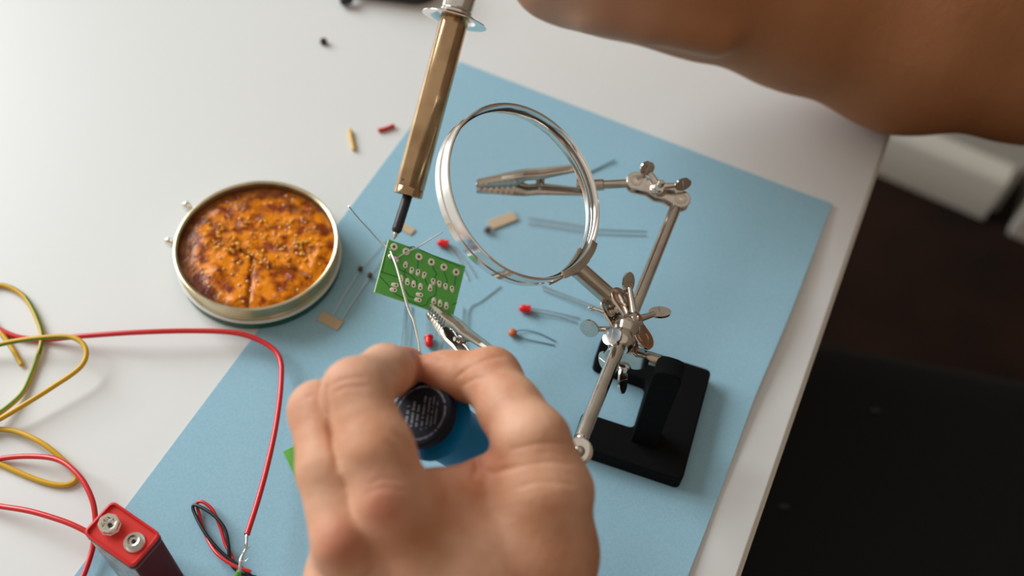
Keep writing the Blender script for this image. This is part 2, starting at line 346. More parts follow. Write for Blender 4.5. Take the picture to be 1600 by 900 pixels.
for _ in range(95):
    a = rng.uniform(0, 6.28); r = 36*math.sqrt(rng.uniform(0, 1)); x, y = r*math.cos(a), r*math.sin(a)
    i = min(n_r-1, int(r/(TRd-1.9)*n_r)); j = int(a/6.2832*n_a) % n_a; m.ball(V[i*n_a+j] + A(0, 0, .1), rng.uniform(.4, .95), 8, 5)
bo = m.build('bubble', 'rosin_bubble', tn); bo['kind'] = 'stuff'
m = MB()
for _ in range(120):
    a = rng.uniform(0, 6.28); r = 30*math.sqrt(rng.uniform(0, 1)); x, y = r*math.cos(a)*1.1, r*math.sin(a)*.55 + 3
    rr_ = math.hypot(x, y); i = min(n_r-1, int(rr_/(TRd-1.9)*n_r)); j = int((math.atan2(y, x) % 6.2832)/6.2832*n_a) % n_a
    m.ball(V[i*n_a+j] + A(0, 0, .1), rng.uniform(.7, 1.7), 7, 5, (1, rng.uniform(.4, .9), .5), frame(rng.normal(size=3)))
bo = m.build('crumb', 'rosin_chip', tn); bo['kind'] = 'stuff'
for px, py, h, s_ in ((292, 322, 10, 2.6), (264, 378, 9, 2.4)):
    p = W(px, py, h); o_ = unit(A(p[0]-TO[0], p[1]-TO[1], 0)); m = MB(); m.ball(p, s_, 14, 9, (1, .8, 1.2)); m.ball(p + UP*-2.5 - o_*.5, s_*.7, 10, 7); m.cyl(p, p - o_*4 - UP*1, 1.4)
    m.build('catch', 'bright_chrome', tn)
# ------------------------------------------------------------------ battery
BZ = 48.5
bc = [W(x, y, BZ) for x, y in ((174, 782), (252, 832), (206, 890), (131, 833))]
bm = sum(bc)/4; bu = unit((bc[1]-bc[0]) + (bc[2]-bc[3])); bv = A(-bu[1], bu[0], 0); BW, BD = 26.3, 16.6; bo_ = A(bm[0], bm[1], PH)
bt = thing('battery', bo_, 'red rectangular nine volt battery standing upright with two snap terminals', 'battery')
m = MB(); m.prism(rrect(BW-.5, BD-.5, 2.3, 6), bo_, bu, bv, BZ-2.0)
fm = []
for f in m.f:
    P = np.array([m.v[0][i] for i in f]); c = P.mean(0) - bo_; x, y = c @ bu, c @ bv
    fm.append(1 if (len(f) == 4 and y < -BD/2+.9) else 0)
m.m = fm; m.build('case', ['maroon_label', 'silver_label'], bt, label='dark red case with a silvery long side')
m = MB(); m.prism(rrect(BW, BD, 2.5, 6), bo_ + UP*(BZ-4.2), bu, bv, 2.6); m.build('top_collar', 'maroon_label', bt)
m = MB(); m.prism(rrect(BW+.05, BD+.05, 2.5, 6), bo_ + UP*(BZ-4.5), bu, bv, .22); m.build('gold_line', 'gold_line', bt)
m = MB(); o_ = rrect(BW, BD, 2.5, 6); i_ = rrect(BW-2.2, BD-2.2, 1.6, 6); k = len(o_)
V = [bo_ + bu*x + bv*y + UP*z for pts, z in ((o_, BZ-1.6), (o_, BZ-.2), (i_, BZ), (i_, BZ-1.3)) for x, y in pts]
Fc = [(r*k+i, r*k+(i+1) % k, (r+1)*k+(i+1) % k, (r+1)*k+i) for r in range(3) for i in range(k)] + [tuple(range(k))[::-1]]
m.add(V, Fc); m.add([bo_ + bu*x + bv*y + UP*(BZ-1.25) for x, y in i_], [tuple(range(k))], 1); m.build('top_plate', ['red_plastic', 'red_label'], bt, bevel=.25)
ps = bo_ - bu*6.4 + UP*(BZ-1.3); ng = bo_ + bu*6.4 + UP*(BZ-1.3)
m = MB()                                             # hexagonal female snap
hexo = [(4.3*math.cos(a), 4.3*math.sin(a)) for a in np.arange(0, 6.28, math.pi/4)]; hexi = [(2.7*math.cos(a), 2.7*math.sin(a)) for a in np.arange(0, 6.28, math.pi/4)]
V = [ps + bu*x + bv*y + UP*z for pts, z in ((hexo, 0), ([(x*.86, y*.86) for x, y in hexo], .2), ([(x*.9, y*.9) for x, y in hexo], 2.2), (hexo, 3.3), (hexi, 3.3), (hexi, .5)) for x, y in pts]
m.add(V, [(r*8+i, r*8+(i+1) % 8, (r+1)*8+(i+1) % 8, (r+1)*8+i) for r in range(5) for i in range(8)] + [tuple(40+i for i in range(8))])
m.build('snap_socket', 'bright_chrome', bt, bevel=.25)
m = MB(); m.lathe(ps, UP, [(.4, 1.0), (1.2, .95), (1.2, .3), (.5, .3)], 16); m.build('rivet', 'dark_metal', bt)
m = MB(); m.lathe(ng, UP, [(0, 4.1), (.5, 4.3), (.75, 4.1), (.6, 2.9), (2.5, 2.6), (3.0, 2.75), (3.3, 2.5), (3.2, 2.1), (1.6, 1.7), (1.5, .9), (1.0, .8), (.9, .1)], 40); m.build('snap_stud', 'tin_metal', bt)
m = MB(); m.lathe(ng + UP*.95, UP, [(0, .95), (.75, .9), (.8, .3)], 16); m.build('rivet', 'black_plastic', bt)
# ------------------------------------------------------------------ wires
def wire(name, pts, r, mats, label, stripe=None, n=12, cat='wire', root=None):
    P = crom([W(*p) for p in pts], 9); m = MB(); m.tube(P, r, n, stripe=stripe, hint=(.5, -.8, .3)); return m.build(name, mats, root, label=label, cat=cat)
wire('wire', [(34, 570, 1.4), (15, 538, 1.4), (-25, 480, 1.5), (-18, 449, 1.5), (10, 447, 1.6), (40, 466, 1.8), (61, 506, 2), (65, 535, 2), (50, 582, 1.6), (28, 622, 2.2), (-25, 655, 6), (-60, 620, 6), (-45, 555, 5), (0, 538, 7), (60, 528, 9), (112, 527, 10), (134, 545, 10), (126, 573, 9), (80, 606, 8), (20, 643, 7), (-15, 663, 5), (-60, 690, 3), (-45, 676, 2), (-10, 671, 2), (25, 674, 3), (65, 692, 4), (98, 718, 3), (117, 739, 2), (117, 752, 1.4), (98, 758, 1.4), (62, 751, 1.4), (0, 725, 1.4), (-40, 705, 1.4)], 1.25,
     ['yellow_wire', 'green_wire'], 'yellow and green striped wire lying in loops at the left edge', stripe=.045)
rw = thing('wire', W(440, 600, 0), 'long red wire curving past the tin, its bare end tinned', 'wire')
wire('sheath', [(-40, 490, 1.4), (-8, 511, 1.4), (30, 527, 1.6), (75, 530, 2.2), (130, 525, 6), (220, 519, 9), (310, 517, 9), (372, 521, 9), (415, 537, 8), (437, 560, 8), (439, 600, 9), (431, 665, 12), (417, 730, 15), (402, 785, 17), (386, 835, 19)], 1.32, 'red_wire', None, root=rw, cat=None)
P = crom([W(*p) for p in ((386, 835, 19), (385, 848, 19), (384, 858, 18), (378, 870, 17), (375, 883, 17), (374, 893, 16))], 10)
m = MB(); m.tube(P, [.66 + .08*math.sin(i*.6) + .25*math.exp(-((i-34)/5)**2) for i in range(len(P))], 10); m.build('bare_end', 'lead_wire', rw)
for a, b in (((383, 858), (391, 853)), ((378, 876), (388, 873))):
    m = MB(); m.tube(crom([W(*a, 18), W((a[0]+b[0])/2, (a[1]+b[1])/2+2, 18), W(*b, 18.5)], 5), .15, 6); m.build('strand', 'lead_wire', rw)
m = MB(); m.tube([W(374, 892, 16), W(370, 902, 14), W(366, 915, 10)], 1.2, 12); m.build('green_sleeve', 'light_green', rw, label='short green end sleeve')
wire('wire', [(-40, 730, 1.5), (0, 717, 2), (48, 713, 5), (92, 719, 8), (124, 744, 10), (143, 778, 10), (149, 812, 8), (146, 850, 6), (136, 885, 5), (120, 925, 4)], 1.25, 'red_wire', 'red wire arching beside the battery and out at the bottom edge')
wire('wire', [(-40, 785, 3), (0, 791, 5), (48, 799, 8), (98, 814, 10), (128, 827, 10.5), (146, 838, 10)], 1.25, 'red_wire', 'red wire running straight from the left edge up to the battery')
pr = thing('wire_pair', W(350, 850, PH), 'thin twisted red and black wires folded into a loop beside the bare wire end', 'wires')
wire('black_wire', [(410, 915, 3), (378, 888, 4), (345, 862, 4), (320, 832, 4), (304, 802, 3.5), (302, 790, 4), (313, 792, 5), (335, 806, 6), (351, 826, 6), (357, 852, 5), (360, 878, 3), (376, 896, 2), (400, 902, 2)], .78, 'black_wire', 'black strand', root=pr, cat=None)
wire('red_wire', [(392, 893, 7), (366, 884, 7), (338, 864, 5.5), (321, 835, 2), (311, 803, 2), (308, 786, 3), (318, 785, 4), (333, 798, 4), (345, 826, 3), (352, 850, 2.5), (362, 868, 3), (366, 884, 3)], .78, 'red_wire', 'red strand', root=pr, cat=None)
wire('wire_clipping', [(547, 203, 1.2), (549, 216, 1.3), (553, 234, 1.2)], 1.15, ['yellow_wire', 'green_wire'], 'short yellow wire clipping on the white table above the tin', stripe=.1, cat='clipping')
wire('wire_clipping', [(591, 204, 1.2), (603, 201, 1.3), (616, 196, 1.4)], 1.15, 'red_wire', 'short red wire clipping at the left edge of the blue paper', cat='clipping')
m = MB(); p = W(506, 68, 0); m.lathe(p, UP, [(.1, 1.2), (.4, 2.1), (2.6, 2.2), (3.3, 1.6), (3.4, .6)], 20); m.build('rubber_bead', 'black_plastic', label='tiny black bead alone on the white table at the top', cat='bead')
# dark thing at the far side
p = W(612, -24, 0); m = MB()
x_, y_ = unit(A(1, -.05, 0)), unit(A(.05, 1, 0))
for z, w_, d_, r in ((.3, 60, 30, 14), (2, 66, 36, 17), (10, 68, 38, 18), (17, 60, 30, 14), (19, 46, 18, 8)):
    q_ = rrect(w_, d_, r, 6); k = len(q_); m.v.append(np.array([p + x_*x + y_*y + UP*z for x, y in q_]))
    if m.n: m.f += [(m.n-k+i, m.n-k+(i+1) % k, m.n+(i+1) % k, m.n+i) for i in range(k)]
    m.n += k
m.f += [tuple(range(k))[::-1], tuple(m.n-k+i for i in range(k))]; m.m = [0]*len(m.f)
cp = thing('pouch', p, 'dark rounded pouch cut off by the top edge of the photo', 'pouch'); m.build('cover', 'black_plastic', cp)
m = MB(); q1 = W(541, 0, 4); m.lathe(q1, A(1, .3, .2), [(-4, 2), (-3, 3), (3, 3), (4, 2)], 16); m.cyl(q1, p + UP*6, 1.6); m.build('zip_pull', 'dark_metal', cp)
# ------------------------------------------------------------------ loose components
def lead(m, pts, r=.28): m.tube(crom([W(*p) for p in pts], 4), r, 6)
def led(head, tail, leads, label, h=2.3, r=2.1, cat='led'):
    a, b = W(*head, h+PH), W(*tail, h+PH); d = unit(b - a); t = thing('light_diode', A(a[0], a[1], PH), label, 'light diode')
    m = MB(); m.lathe(b, -d, [(0, r*.6), (0, r*1.16), (1.0, r*1.16), (1.05, r), (4.0, r), (5.2, r*.82), (5.9, r*.5), (6.1, .1)], 24); m.build('lens', 'led_red', t)
    for L_ in leads: m = MB(); lead(m, L_); m.build('lead', 'lead_wire', t)
led((811, 481), (829, 484), [((829, 482, 2.6), (860, 487, 2), (906, 497, 1.2)), ((829, 486, 2.6), (860, 492, 2), (902, 504, 1.2))], 'red light diode lying between the lens and the orange capacitor')
led((686, 379), (700, 382), [((700, 380, 2.6), (722, 402, 2), (743, 432, 1.2)), ((699, 384, 2.6), (715, 405, 2), (731, 437, 1.2))], 'red light diode half hidden by the left side of the lens rim')
led((671, 545), (670, 526), [((667, 526, 2.6), (667, 505, 2), (669, 470, 1.2)), ((674, 526, 2.6), (677, 505, 2), (680, 478, 1.2))], 'red light diode just above the pinching fingers, pointing at them')
led((626, 585), (627, 568), [((624, 568, 2.6), (629, 520, 2), (633, 474, 1.2)), ((631, 568, 2.6), (638, 520, 2), (643, 478, 1.2))], 'diode under the left hand, only its two leads showing below the circuit board')
led((679, 590), (681, 573), [((679, 573, 2.6), (686, 540, 2), (692, 495, 1.2)), ((684, 573, 2.6), (693, 540, 2), (701, 500, 1.2))], 'diode under the thumb, its shiny leads beside the toothed jaw')
led((712, 590), (714, 573), [((712, 573, 2.6), (719, 520, 2), (724, 480, 1.2)), ((717, 573, 2.6), (727, 520, 2), (733, 482, 1.2), (752, 470, 1), (782, 447, 1))], 'diode under the thumb with one lead bent towards the lens')
led((985, 503), (967, 497), [((967, 495, 2.6), (900, 467, 2), (846, 446, 1.2)), ((967, 499, 2.6), (900, 473, 2), (848, 453, 1.2))], 'diode beneath the stand joint, its leads reaching under the lens rim')
ct = thing('capacitor', W(801, 521, PH), 'small orange disc capacitor with two thin legs below the red diode', 'capacitor')
m = MB(); p = W(801, 520, PH+2.1); m.ball(p, 2.2, 20, 12, (1.05, 1.05, .8)); m.build('disc', 'cap_orange', ct)
for L_ in (((803, 518, 2), (822, 516, 1.4), (845, 522, 1.1), (869, 534, .9)), ((804, 523, 2), (822, 530, 1.4), (845, 535, 1), (867, 540, .9))):
    m = MB(); lead(m, L_, .22); m.build('lead', 'dark_metal', ct)
def tape(root, c, ang, w_, d_, h=PH+.1, t=.7):
    p = W(*c, h); u = A(math.cos(ang), math.sin(ang), 0); v = A(-u[1], u[0], 0); m = MB(); m.prism([(-w_/2, -d_/2), (w_/2, -d_/2), (w_/2, d_/2), (-w_/2, d_/2)], p, u, v, t); m.build('paper_tape', 'kraft_tape', root, bevel=.15)
tt = thing('taped_thermistors', W(545, 465, PH), 'pair of small brown beads whose leads share a tan paper tape, by the tin', 'component')
tape(tt, (516, 502), -.42, 12.5, 6.0)
for bx, by, tx, ty, gx, gy in ((563, 420, 520, 492, 604, 374), (578, 430, 534, 499, 606, 392)):
    m = MB(); m.ball(W(bx, by, PH+1.6), 1.5, 14, 9, (.85, 1.2, .9)); m.build('bead', 'thermistor_brown', tt)
    m = MB(); lead(m, ((bx-1, by+3, 1.6), ((bx+tx)/2, (by+ty)/2, 1.3), (tx, ty, 1.1)), .24); m.build('lead', 'lead_wire', tt)
    m = MB(); lead(m, ((bx+1, by-3, 1.6), ((bx+gx)/2, (by+gy)/2, 1.3), (gx, gy, 1.1)), .18); m.build('lead', 'lead_wire', tt)
t2 = thing('paper_tape_piece', W(637, 359, PH), 'small tan paper tape piece behind the iron tip', 'tape piece'); tape(t2, (637, 359), -.5, 7.5, 4.6)
t3 = thing('taped_component', W(815, 340, PH), 'tan taped component seen blurred through the magnifying lens', 'component'); tape(t3, (792, 338), .55, 12, 5.5, PH+.1, 1.0)
m = MB(); m.ball(W(775, 348, PH+1.7), 1.6, 14, 9); m.build('bead', 'thermistor_brown', t3)
for yy in (0, 7):
    m = MB(); lead(m, ((822, 335+yy, 1.4), (900, 352+yy, 1.4), (935, 358+yy, 1.2), (1010, 361+yy, 1.0)), .26); m.build('lead', 'lead_wire', t3)
m = MB(); lead(m, ((895, 280, 1), (925, 268, 1.0), (961, 250, 1.4)), .35); m.build('cut_lead', 'dark_metal', label='thin dark cut-off lead on the paper behind the upper crocodile clip', cat='lead')
# second board, a corner of it showing
g0 = W(442, 705, 3); g1 = unit(W(474, 690, 3) - g0); g2 = A(g1[1], -g1[0], 0)
gb = thing('circuit_board', A(g0[0]+10, g0[1]-10, PH), 'light green board corner sticking out under the left hand, flat on the paper', 'circuit board')
m = MB(); m.prism([(0, 0), (0, 22), (26, 22), (26, 0)], A(g0[0], g0[1], 2.9), g1, g2, 1.5); m.build('board', 'light_green', gb, bevel=.1)
m = MB()
for x in range(3): m.cyl(A(g0[0], g0[1], PH) + g1*(14+3*x) + g2*12, A(g0[0], g0[1], 1.6) + g1*(14+3*x) + g2*12, .4)
m.build('pin', 'lead_wire', gb)
# ------------------------------------------------------------------ circuit board in the clip
B = [W(609, 374, 66), W(726, 416, 50), W(709, 496, 42), W(584, 456, 58)]
bx_ = unit((B[1]-B[0]) + (B[2]-B[3])); bn = unit(np.cross(bx_, (B[0]-B[3]) + (B[1]-B[2]))); by_ = np.cross(bn, bx_)
if bn[2] < 0: bn = -bn
bO = sum(B)/4; BWd = (np.linalg.norm(B[1]-B[0]) + np.linalg.norm(B[2]-B[3]))/2; BDp = (np.linalg.norm(B[0]-B[3]) + np.linalg.norm(B[1]-B[2]))/2
if by_ @ (B[0]-B[3]) < 0: by_ = -by_
def onb(cx, cy, lift=0):                          # point on the board face from a picture position
    d = ray(560 + cx/4.09, 340 + cy/4.09); o = A(0, 0, CH); t = ((bO - o) @ bn) / (d @ bn); return o + d*t + bn*lift
pc = thing('circuit_board', A(bO[0], bO[1], PH), 'small green printed circuit board with tinned pads gripped under the iron tip', 'circuit board')
m = MB(); hw, hd = BWd/2, BDp/2; V = [bO + bx_*x + by_*y - bn*z for z in (0, 1.5) for x, y in ((-hw, -hd), (hw, -hd), (hw, hd), (-hw, hd))]
m.add(V, [(0, 1, 2, 3)] + [(7, 6, 5, 4)], 0); m.add(V, [(0, 4, 5, 1), (1, 5, 6, 2), (2, 6, 7, 3), (3, 7, 4, 0)], 1)
m.build('board', ['board_green', 'board_edge'], pc, smooth=False)
for T in (((140, 345), (245, 378), (268, 384)), ((135, 372), (240, 490), (330, 535), (400, 565), (432, 560), (446, 530), (462, 510), (488, 500), (498, 470), (498, 430)), ((262, 332), (325, 360), (368, 400), (372, 430)),
          ((282, 440), (325, 502), (375, 522)), ((381, 262), (378, 332)), ((545, 345), (568, 400), (562, 428)), ((623, 372), (613, 432)), ((598, 556), (628, 545)), ((315, 190), (350, 186), (560, 278), (650, 312)),
          ((225, 262), (262, 330)), ((470, 310), (500, 360), (480, 395)), ((150, 350), (182, 200)), ((300, 330), (292, 372), (330, 400)), ((420, 380), (440, 430), (452, 448))):
    P = [onb(x, y, .03) for x, y in T]; m = MB()
    for a, b in zip(P[:-1], P[1:]):
        d = unit(b-a); s_ = np.cross(bn, d)*.24; a = a - d*.1; b = b + d*.1; m.add([a-s_, b-s_, b+s_, a+s_], [(0, 1, 2, 3)])
    m.build('trace', 'trace_green', pc, smooth=False, solid=.06)
def pad(cx, cy, r, tx=0, ty=0, lab=None):
    p = onb(cx, cy); k = 20; m = MB(); tl = onb(cx+tx, cy+ty) - p; tl = tl - bn*(tl @ bn); L_ = np.linalg.norm(tl)
    o = []
    for i in range(k):
        a = 2*math.pi*i/k; d = bx_*math.cos(a) + by_*math.sin(a); rr = r
        if L_ > .1: c = d @ (tl/L_); rr = r + (L_ - r*.4)*max(0, c)**4
        o.append(d*rr)
    V = [p + q + bn*.03 for q in o] + [p + q*.86 + bn*.22 for q in o] + [p + unit(q)*r*.46 + bn*.2 for q in o] + [p + unit(q)*r*.40 + bn*.04 for q in o]
    m.add(V, [(s*k+i, s*k+(i+1) % k, (s+1)*k+(i+1) % k, (s+1)*k+i) for s in range(3) for i in range(k)]); m.add([p + unit(q)*r*.42 + bn*.05 for q in o], [tuple(range(k))], 1)
    m.build('pad', ['pad_tin', 'hole_copper'], pc)
for x, y in ((228, 187), (306, 217), (387, 250), (467, 284), (547, 317), (625, 349)): pad(x, y, 1.75)
for x, y in ((300, 308), (342, 330), (382, 343), (422, 361)): pad(x, y, 1.12, -5, 22) if x != 300 else pad(x, y, 1.12, 5, -22)
for x, y in ((478, 402), (517, 416), (557, 433), (598, 449)): pad(x, y, 1.12, 3, 22)
for x, y in ((272, 398), (313, 418), (353, 433), (396, 450), (459, 457)): pad(x, y, 1.12, 2, -24)
for x, y in ((242, 432), (233, 463), (400, 494), (390, 527)): pad(x, y, 1.1, -26, -4)
for x, y in ((482, 541), (522, 556), (562, 572)): pad(x, y, 1.15, 1, -24)
for x, y, r in ((207, 250, 1.4), (236, 262, 1.3), (250, 275, 1.0)):
    m = MB(); m.ball(onb(x, y, .2), r, 14, 8, (1, 1, .55), (bx_, by_, bn)); m.build('solder_joint', 'bright_chrome', pc)
def pathp(pts): return crom(pts, 5)
q0 = onb(206, 205, .2)
m = MB(); m.tube(pathp([q0, W(594, 378, 64), W(576, 358, 72), W(559, 340, 80), W(545, 322, 88)]), .34, 8); m.build('component_lead', 'lead_wire', pc, label='thin lead rising to the upper left')
q1 = onb(245, 262, .2)
m = MB(); m.tube(pathp([q1, onb(290, 232, 1.0), W(655, 385, 64), W(674, 373, 68), W(691, 363, 72)]), .36, 8); m.build('component_lead', 'lead_wire', pc, label='thin lead rising to the right')
# solder wire held to the joint
m = MB(); m.tube(pathp([onb(205, 222, .5), W(619, 415, 66), W(628, 447, 70), W(638, 482, 76), W(646, 500, 80), W(652, 525, 87), W(656, 548, 94), W(660, 575, 98), W(664, 600, 99), W(664, 622, 98)]), .62, 12)
m.build('solder_wire', 'bright_chrome', label='thin silvery solder wire from the pinched fingers to the board corner', cat='solder wire')
# ------------------------------------------------------------------ soldering iron
i0 = onb(225, 140, .3)                                    # tip end on the board corner
ia = W(637, 306, 72); ib = W(712, 24, 123); idr = unit(ib - ia); tipd = unit(ia - i0)
ir = thing('soldering_iron', i0, 'soldering iron with a brassy steel barrel and round guard, tip on the board', 'soldering iron')
m = MB(); Lb = np.linalg.norm(ib - ia); rb = 23*dep(ia)/F
m.lathe(ia, idr, [(.6, 3.4), (0, rb-.5), (.25, rb), (3.6, rb), (3.9, rb-.14), (4.2, rb), (Lb, rb*.97), (Lb+.5, 3)], 48); m.build('barrel', 'barrel_brass', ir)
for a_ in (-.55,):
    p = ia + idr*6.5; n_ = unit(tocam(p) + RM @ A(-.75, .1, 0)); n_ = unit(n_ - idr*(n_ @ idr)); m = MB(); m.cyl(p + n_*(rb-.4), p + n_*(rb+.05), .7); m.build('screw_hole', 'black_plastic', ir)
tl = ia - i0; TLn = np.linalg.norm(tl); rt = 7.9*dep(ia)/F
m = MB(); m.lathe(i0, tl, [(0, .3), (.6, .55), (2.2, 1.15), (3.2, 1.25)], 20); m.build('tip_point', 'nickel', ir)
m = MB(); m.lathe(i0 + tipd*3.0, tl, [(0, 1.2), (.4, 1.35), (1.6, rt-.1), (2.2, rt), (TLn-3, rt), (TLn, rt)], 28); m.build('tip', 'tip_black', ir)
gfr = ib - idr*1
m = MB(); rg = 52*dep(ib)/F
m.lathe(gfr, idr, [(.2, rb*.95), (.2, rb+.5), (.4, rb+2.4), (-.9, rb+3.2), (-1.6, rg-2), (-1.5, rg), (-1.1, rg), (-.9, rg-2), (-.2, rb+3.4), (1.1, rb+2.6), (1.3, rb-1)], 64); m.build('guard', 'bright_chrome', ir)
m = MB(); m.lathe(ib + idr*.2, idr, [(0, rb+.6), (1.5, rb+.8), (2.2, rb+.2), (3, rb+.5), (14, rb+.5), (15, rb-1)], 48); m.build('ferrule', 'tin_metal', ir)
m = MB(); m.lathe(ib + idr*15, idr, [(0, 9), (2, 11), (20, 10), (50, 11), (110, 11), (125, 10), (130, 4)], 36); m.build('handle', 'black_plastic', ir)
# ------------------------------------------------------------------ helping hand stand
U2 = unit(A(.97, -.243, 0)); V2 = A(.243, .97, 0); V2 = unit(V2); BO = A(42, 216.5, PH)
st = thing('helping_hand_stand', BO + U2*22 + V2*30, 'helping hand stand with chrome rods, joints, clips and magnifier on a black base', 'stand')
def rpoly(P, r, n=4):
    P = [A(*p) for p in P]; out = []
    for i in range(len(P)):
        a, b, c = P[i-1], P[i], P[(i+1) % len(P)]; d1 = unit(a-b); d2 = unit(c-b)
        for t in np.linspace(0, 1, n+1): out.append(b + d1*r*(1-t)**2 + d2*r*t**2)
    return out
m = MB(); m.prism(rpoly([(-7, 0), (47, 0), (47, 63), (-10, 63), (-10, 47), (18.5, 46), (18.5, 18.5), (-7, 18.5)], 3.0), BO, U2, V2, 10); m.build('base', 'black_iron', st, bevel=.9, seg=3)
m = MB(); ptop = 77
prof = [(0, 0), (0, ptop-4), (1.2, ptop-1.2), (4, ptop), (8.5, ptop), (11, ptop-1.2), (12.3, ptop-4), (12.3, 0)]
m.prism(prof[::-1], BO + U2*18.8 + V2*20.2, U2, UP, -9 if np.cross(U2, UP) @ V2 > 0 else 9); m.build('post', 'black_iron', st, bevel=.8, seg=3)
pS = BO + U2*19 + V2*24.5; pS[2] = 64
pc0 = pS - U2*17
m = MB(); m.lathe(pS + U2*1, -U2, [(0, 2.2), (0, 2.7), (6.2, 2.7), (6.6, 2.0), (7.2, 2.0), (7.5, 2.6), (16, 2.6), (16.5, 1.5)], 28); m.build('shaft', 'nickel', st)
RU = W(1058, 318, 66); RL = W(907, 688, 80.5); rd = unit(RL - RU); LR = np.linalg.norm(RL - RU)
m = MB(); m.lathe(RU, rd, [(0, 1.6), (.4, 2.9), (LR-1, 2.95), (LR-.6, 2.3), (LR, 2.2)], 36); m.build('cross_rod', 'chrome', st)
# plates and wing bolts
def dogbone(A_, B_, n, w_, t, name='joint_plate', mt='chrome', waist=.72, holes=True):
    A_ = np.array(A_); B_ = np.array(B_); d = unit(B_-A_); L_ = np.linalg.norm(B_-A_); n = unit(n - d*(n @ d)); s_ = np.cross(n, d); r = w_/2; o = []
    for i in range(13): a = math.pi/2 + math.pi*i/12; o.append((r*math.cos(a), r*math.sin(a)))
    o += [(L_*.3, -r*waist), (L_*.5, -r*.95), (L_*.7, -r*waist)]
    for i in range(13): a = -math.pi/2 + math.pi*i/12; o.append((L_ + r*math.cos(a), r*math.sin(a)))
    o += [(L_*.7, r*waist), (L_*.5, r*.95), (L_*.3, r*waist)]
    m = MB(); m.prism(o, A_ - n*t/2, d, s_, t); pl = m.build(name, mt, st, bevel=.3)
    if holes:
        m = MB()
        for c in (A_, B_): m.lathe(c - n*(t/2+.25), n, [(0, r*.62), (0, r*.42), (t+.5, r*.42), (t+.5, r*.62)], 24, closed=True)
        m.build('socket_rim', 'nickel', pl)
    return pl
def blade(m, c, n, dr, rx, ry, t=1.0, hub=None, hr=1.1, bend=0):
    n = unit(n); dr = unit(dr - n*(dr @ n)); s_ = np.cross(n, dr)
    k = 24; rings = []
    for f_ in (1.0, .72, .35):
        rings.append([(rx*f_*math.cos(2*math.pi*i/k), ry*f_*math.sin(2*math.pi*i/k)) for i in range(k)])
    V = []
    for sgn in (1, -1):
        for rg_ in rings:
            for x, y in rg_: V.append(c + dr*x + s_*y + n*(sgn*t/2 + bend*(y/ry)**2))
    V += [c + n*t/2, c - n*t/2]; Fc = []
    for b in (0, 3):
        for r in (0, 1):
            for i in range(k):
                f = ((b+r)*k+i, (b+r)*k+(i+1) % k, (b+r+1)*k+(i+1) % k, (b+r+1)*k+i); Fc.append(f if b == 0 else f[::-1])
        for i in range(k): f = ((b+2)*k+i, (b+2)*k+(i+1) % k, 6*k + (b > 0)); Fc.append(f if b == 0 else f[::-1])
    for i in range(k): Fc.append((i, 3*k+i, 3*k+(i+1) % k, (i+1) % k))
    m.add(V, Fc)
    m.tube([c - s_*ry*.8 + n*(t/2+.02+bend*.6), c + n*(t/2+.02), c + s_*ry*.8 + n*(t/2+.02+bend*.6)], .22, 6)
    if hub is not None: e_ = c + unit(hub-c)*min(rx, ry)*.8; m.tube([e_, (e_+hub)/2, hub], [hr*1.1, hr*1.35, hr*1.9], 10)
def wing(hub, ax, blades, stem=0, hr=2.4, hh=4, mt='chrome', name='wing_nut', screw=None):
    ax = unit(ax); hub = np.array(hub); m = MB(); m.lathe(hub, ax, [(0, hr*1.15), (.5, hr*1.25), (1.2, hr), (hh-.5, hr*.85), (hh, hr*.6)], 24)
    for (c, n, dr, rx, ry) in blades: blade(m, np.array(c), n, dr, rx, ry, hub=hub + ax*hh*.5)
    o = m.build(name, mt, st)
    if stem:
        m = MB(); m.lathe(hub - ax*1, ax, [(0, 1.5)] + [(1+i*.35, 1.5 + (.12 if i % 2 else -.02)) for i in range(int((hh+stem)/.35))] + [(hh+stem+1.2, 1.2)], 18); m.build('bolt', 'nickel', o)
    return o
# upper joint: clip sleeve <-> rod top
j1 = W(993, 286, 70); j2 = W(1062, 314, 68); jn = unit(tocam(j1) + RM @ A(.15, -.55, 0)); jd = unit(j2-j1); jn = unit(jn - jd*(jn @ jd))
dogbone(j1 + jn*2.2, j2 + jn*2.2, jn, 9.6, 1.1); dogbone(j1 - jn*2.2, j2 - jn*2.2, jn, 9.6, 1.1)
m = MB(); m.ball(j1, 2.9, 18, 12); m.build('ball', 'bright_chrome', st); m = MB(); m.ball(j2, 2.9, 18, 12); m.cyl(j2, RU + rd*1.0, 1.7); m.build('ball', 'bright_chrome', st)
jm = (j1+j2)/2
wing(jm + jn*2.8, jn, [(W(1011, 263, 77), unit(jn + imdir(.5, .9)*1.1), imdir(1, .3), 4.2, 3.6), (W(1067, 288, 76), unit(jn*.9 + imdir(.2, .9)), imdir(1, -.2), 4.2, 3.2)], stem=3.4, hr=3.3)
m = MB(); m.lathe(jm - jn*2.9, -jn, [(0, 2.6), (2, 2.6), (2.3, 1.4), (3.4, 1.3)], 6); m.build('nut', 'nickel', st)
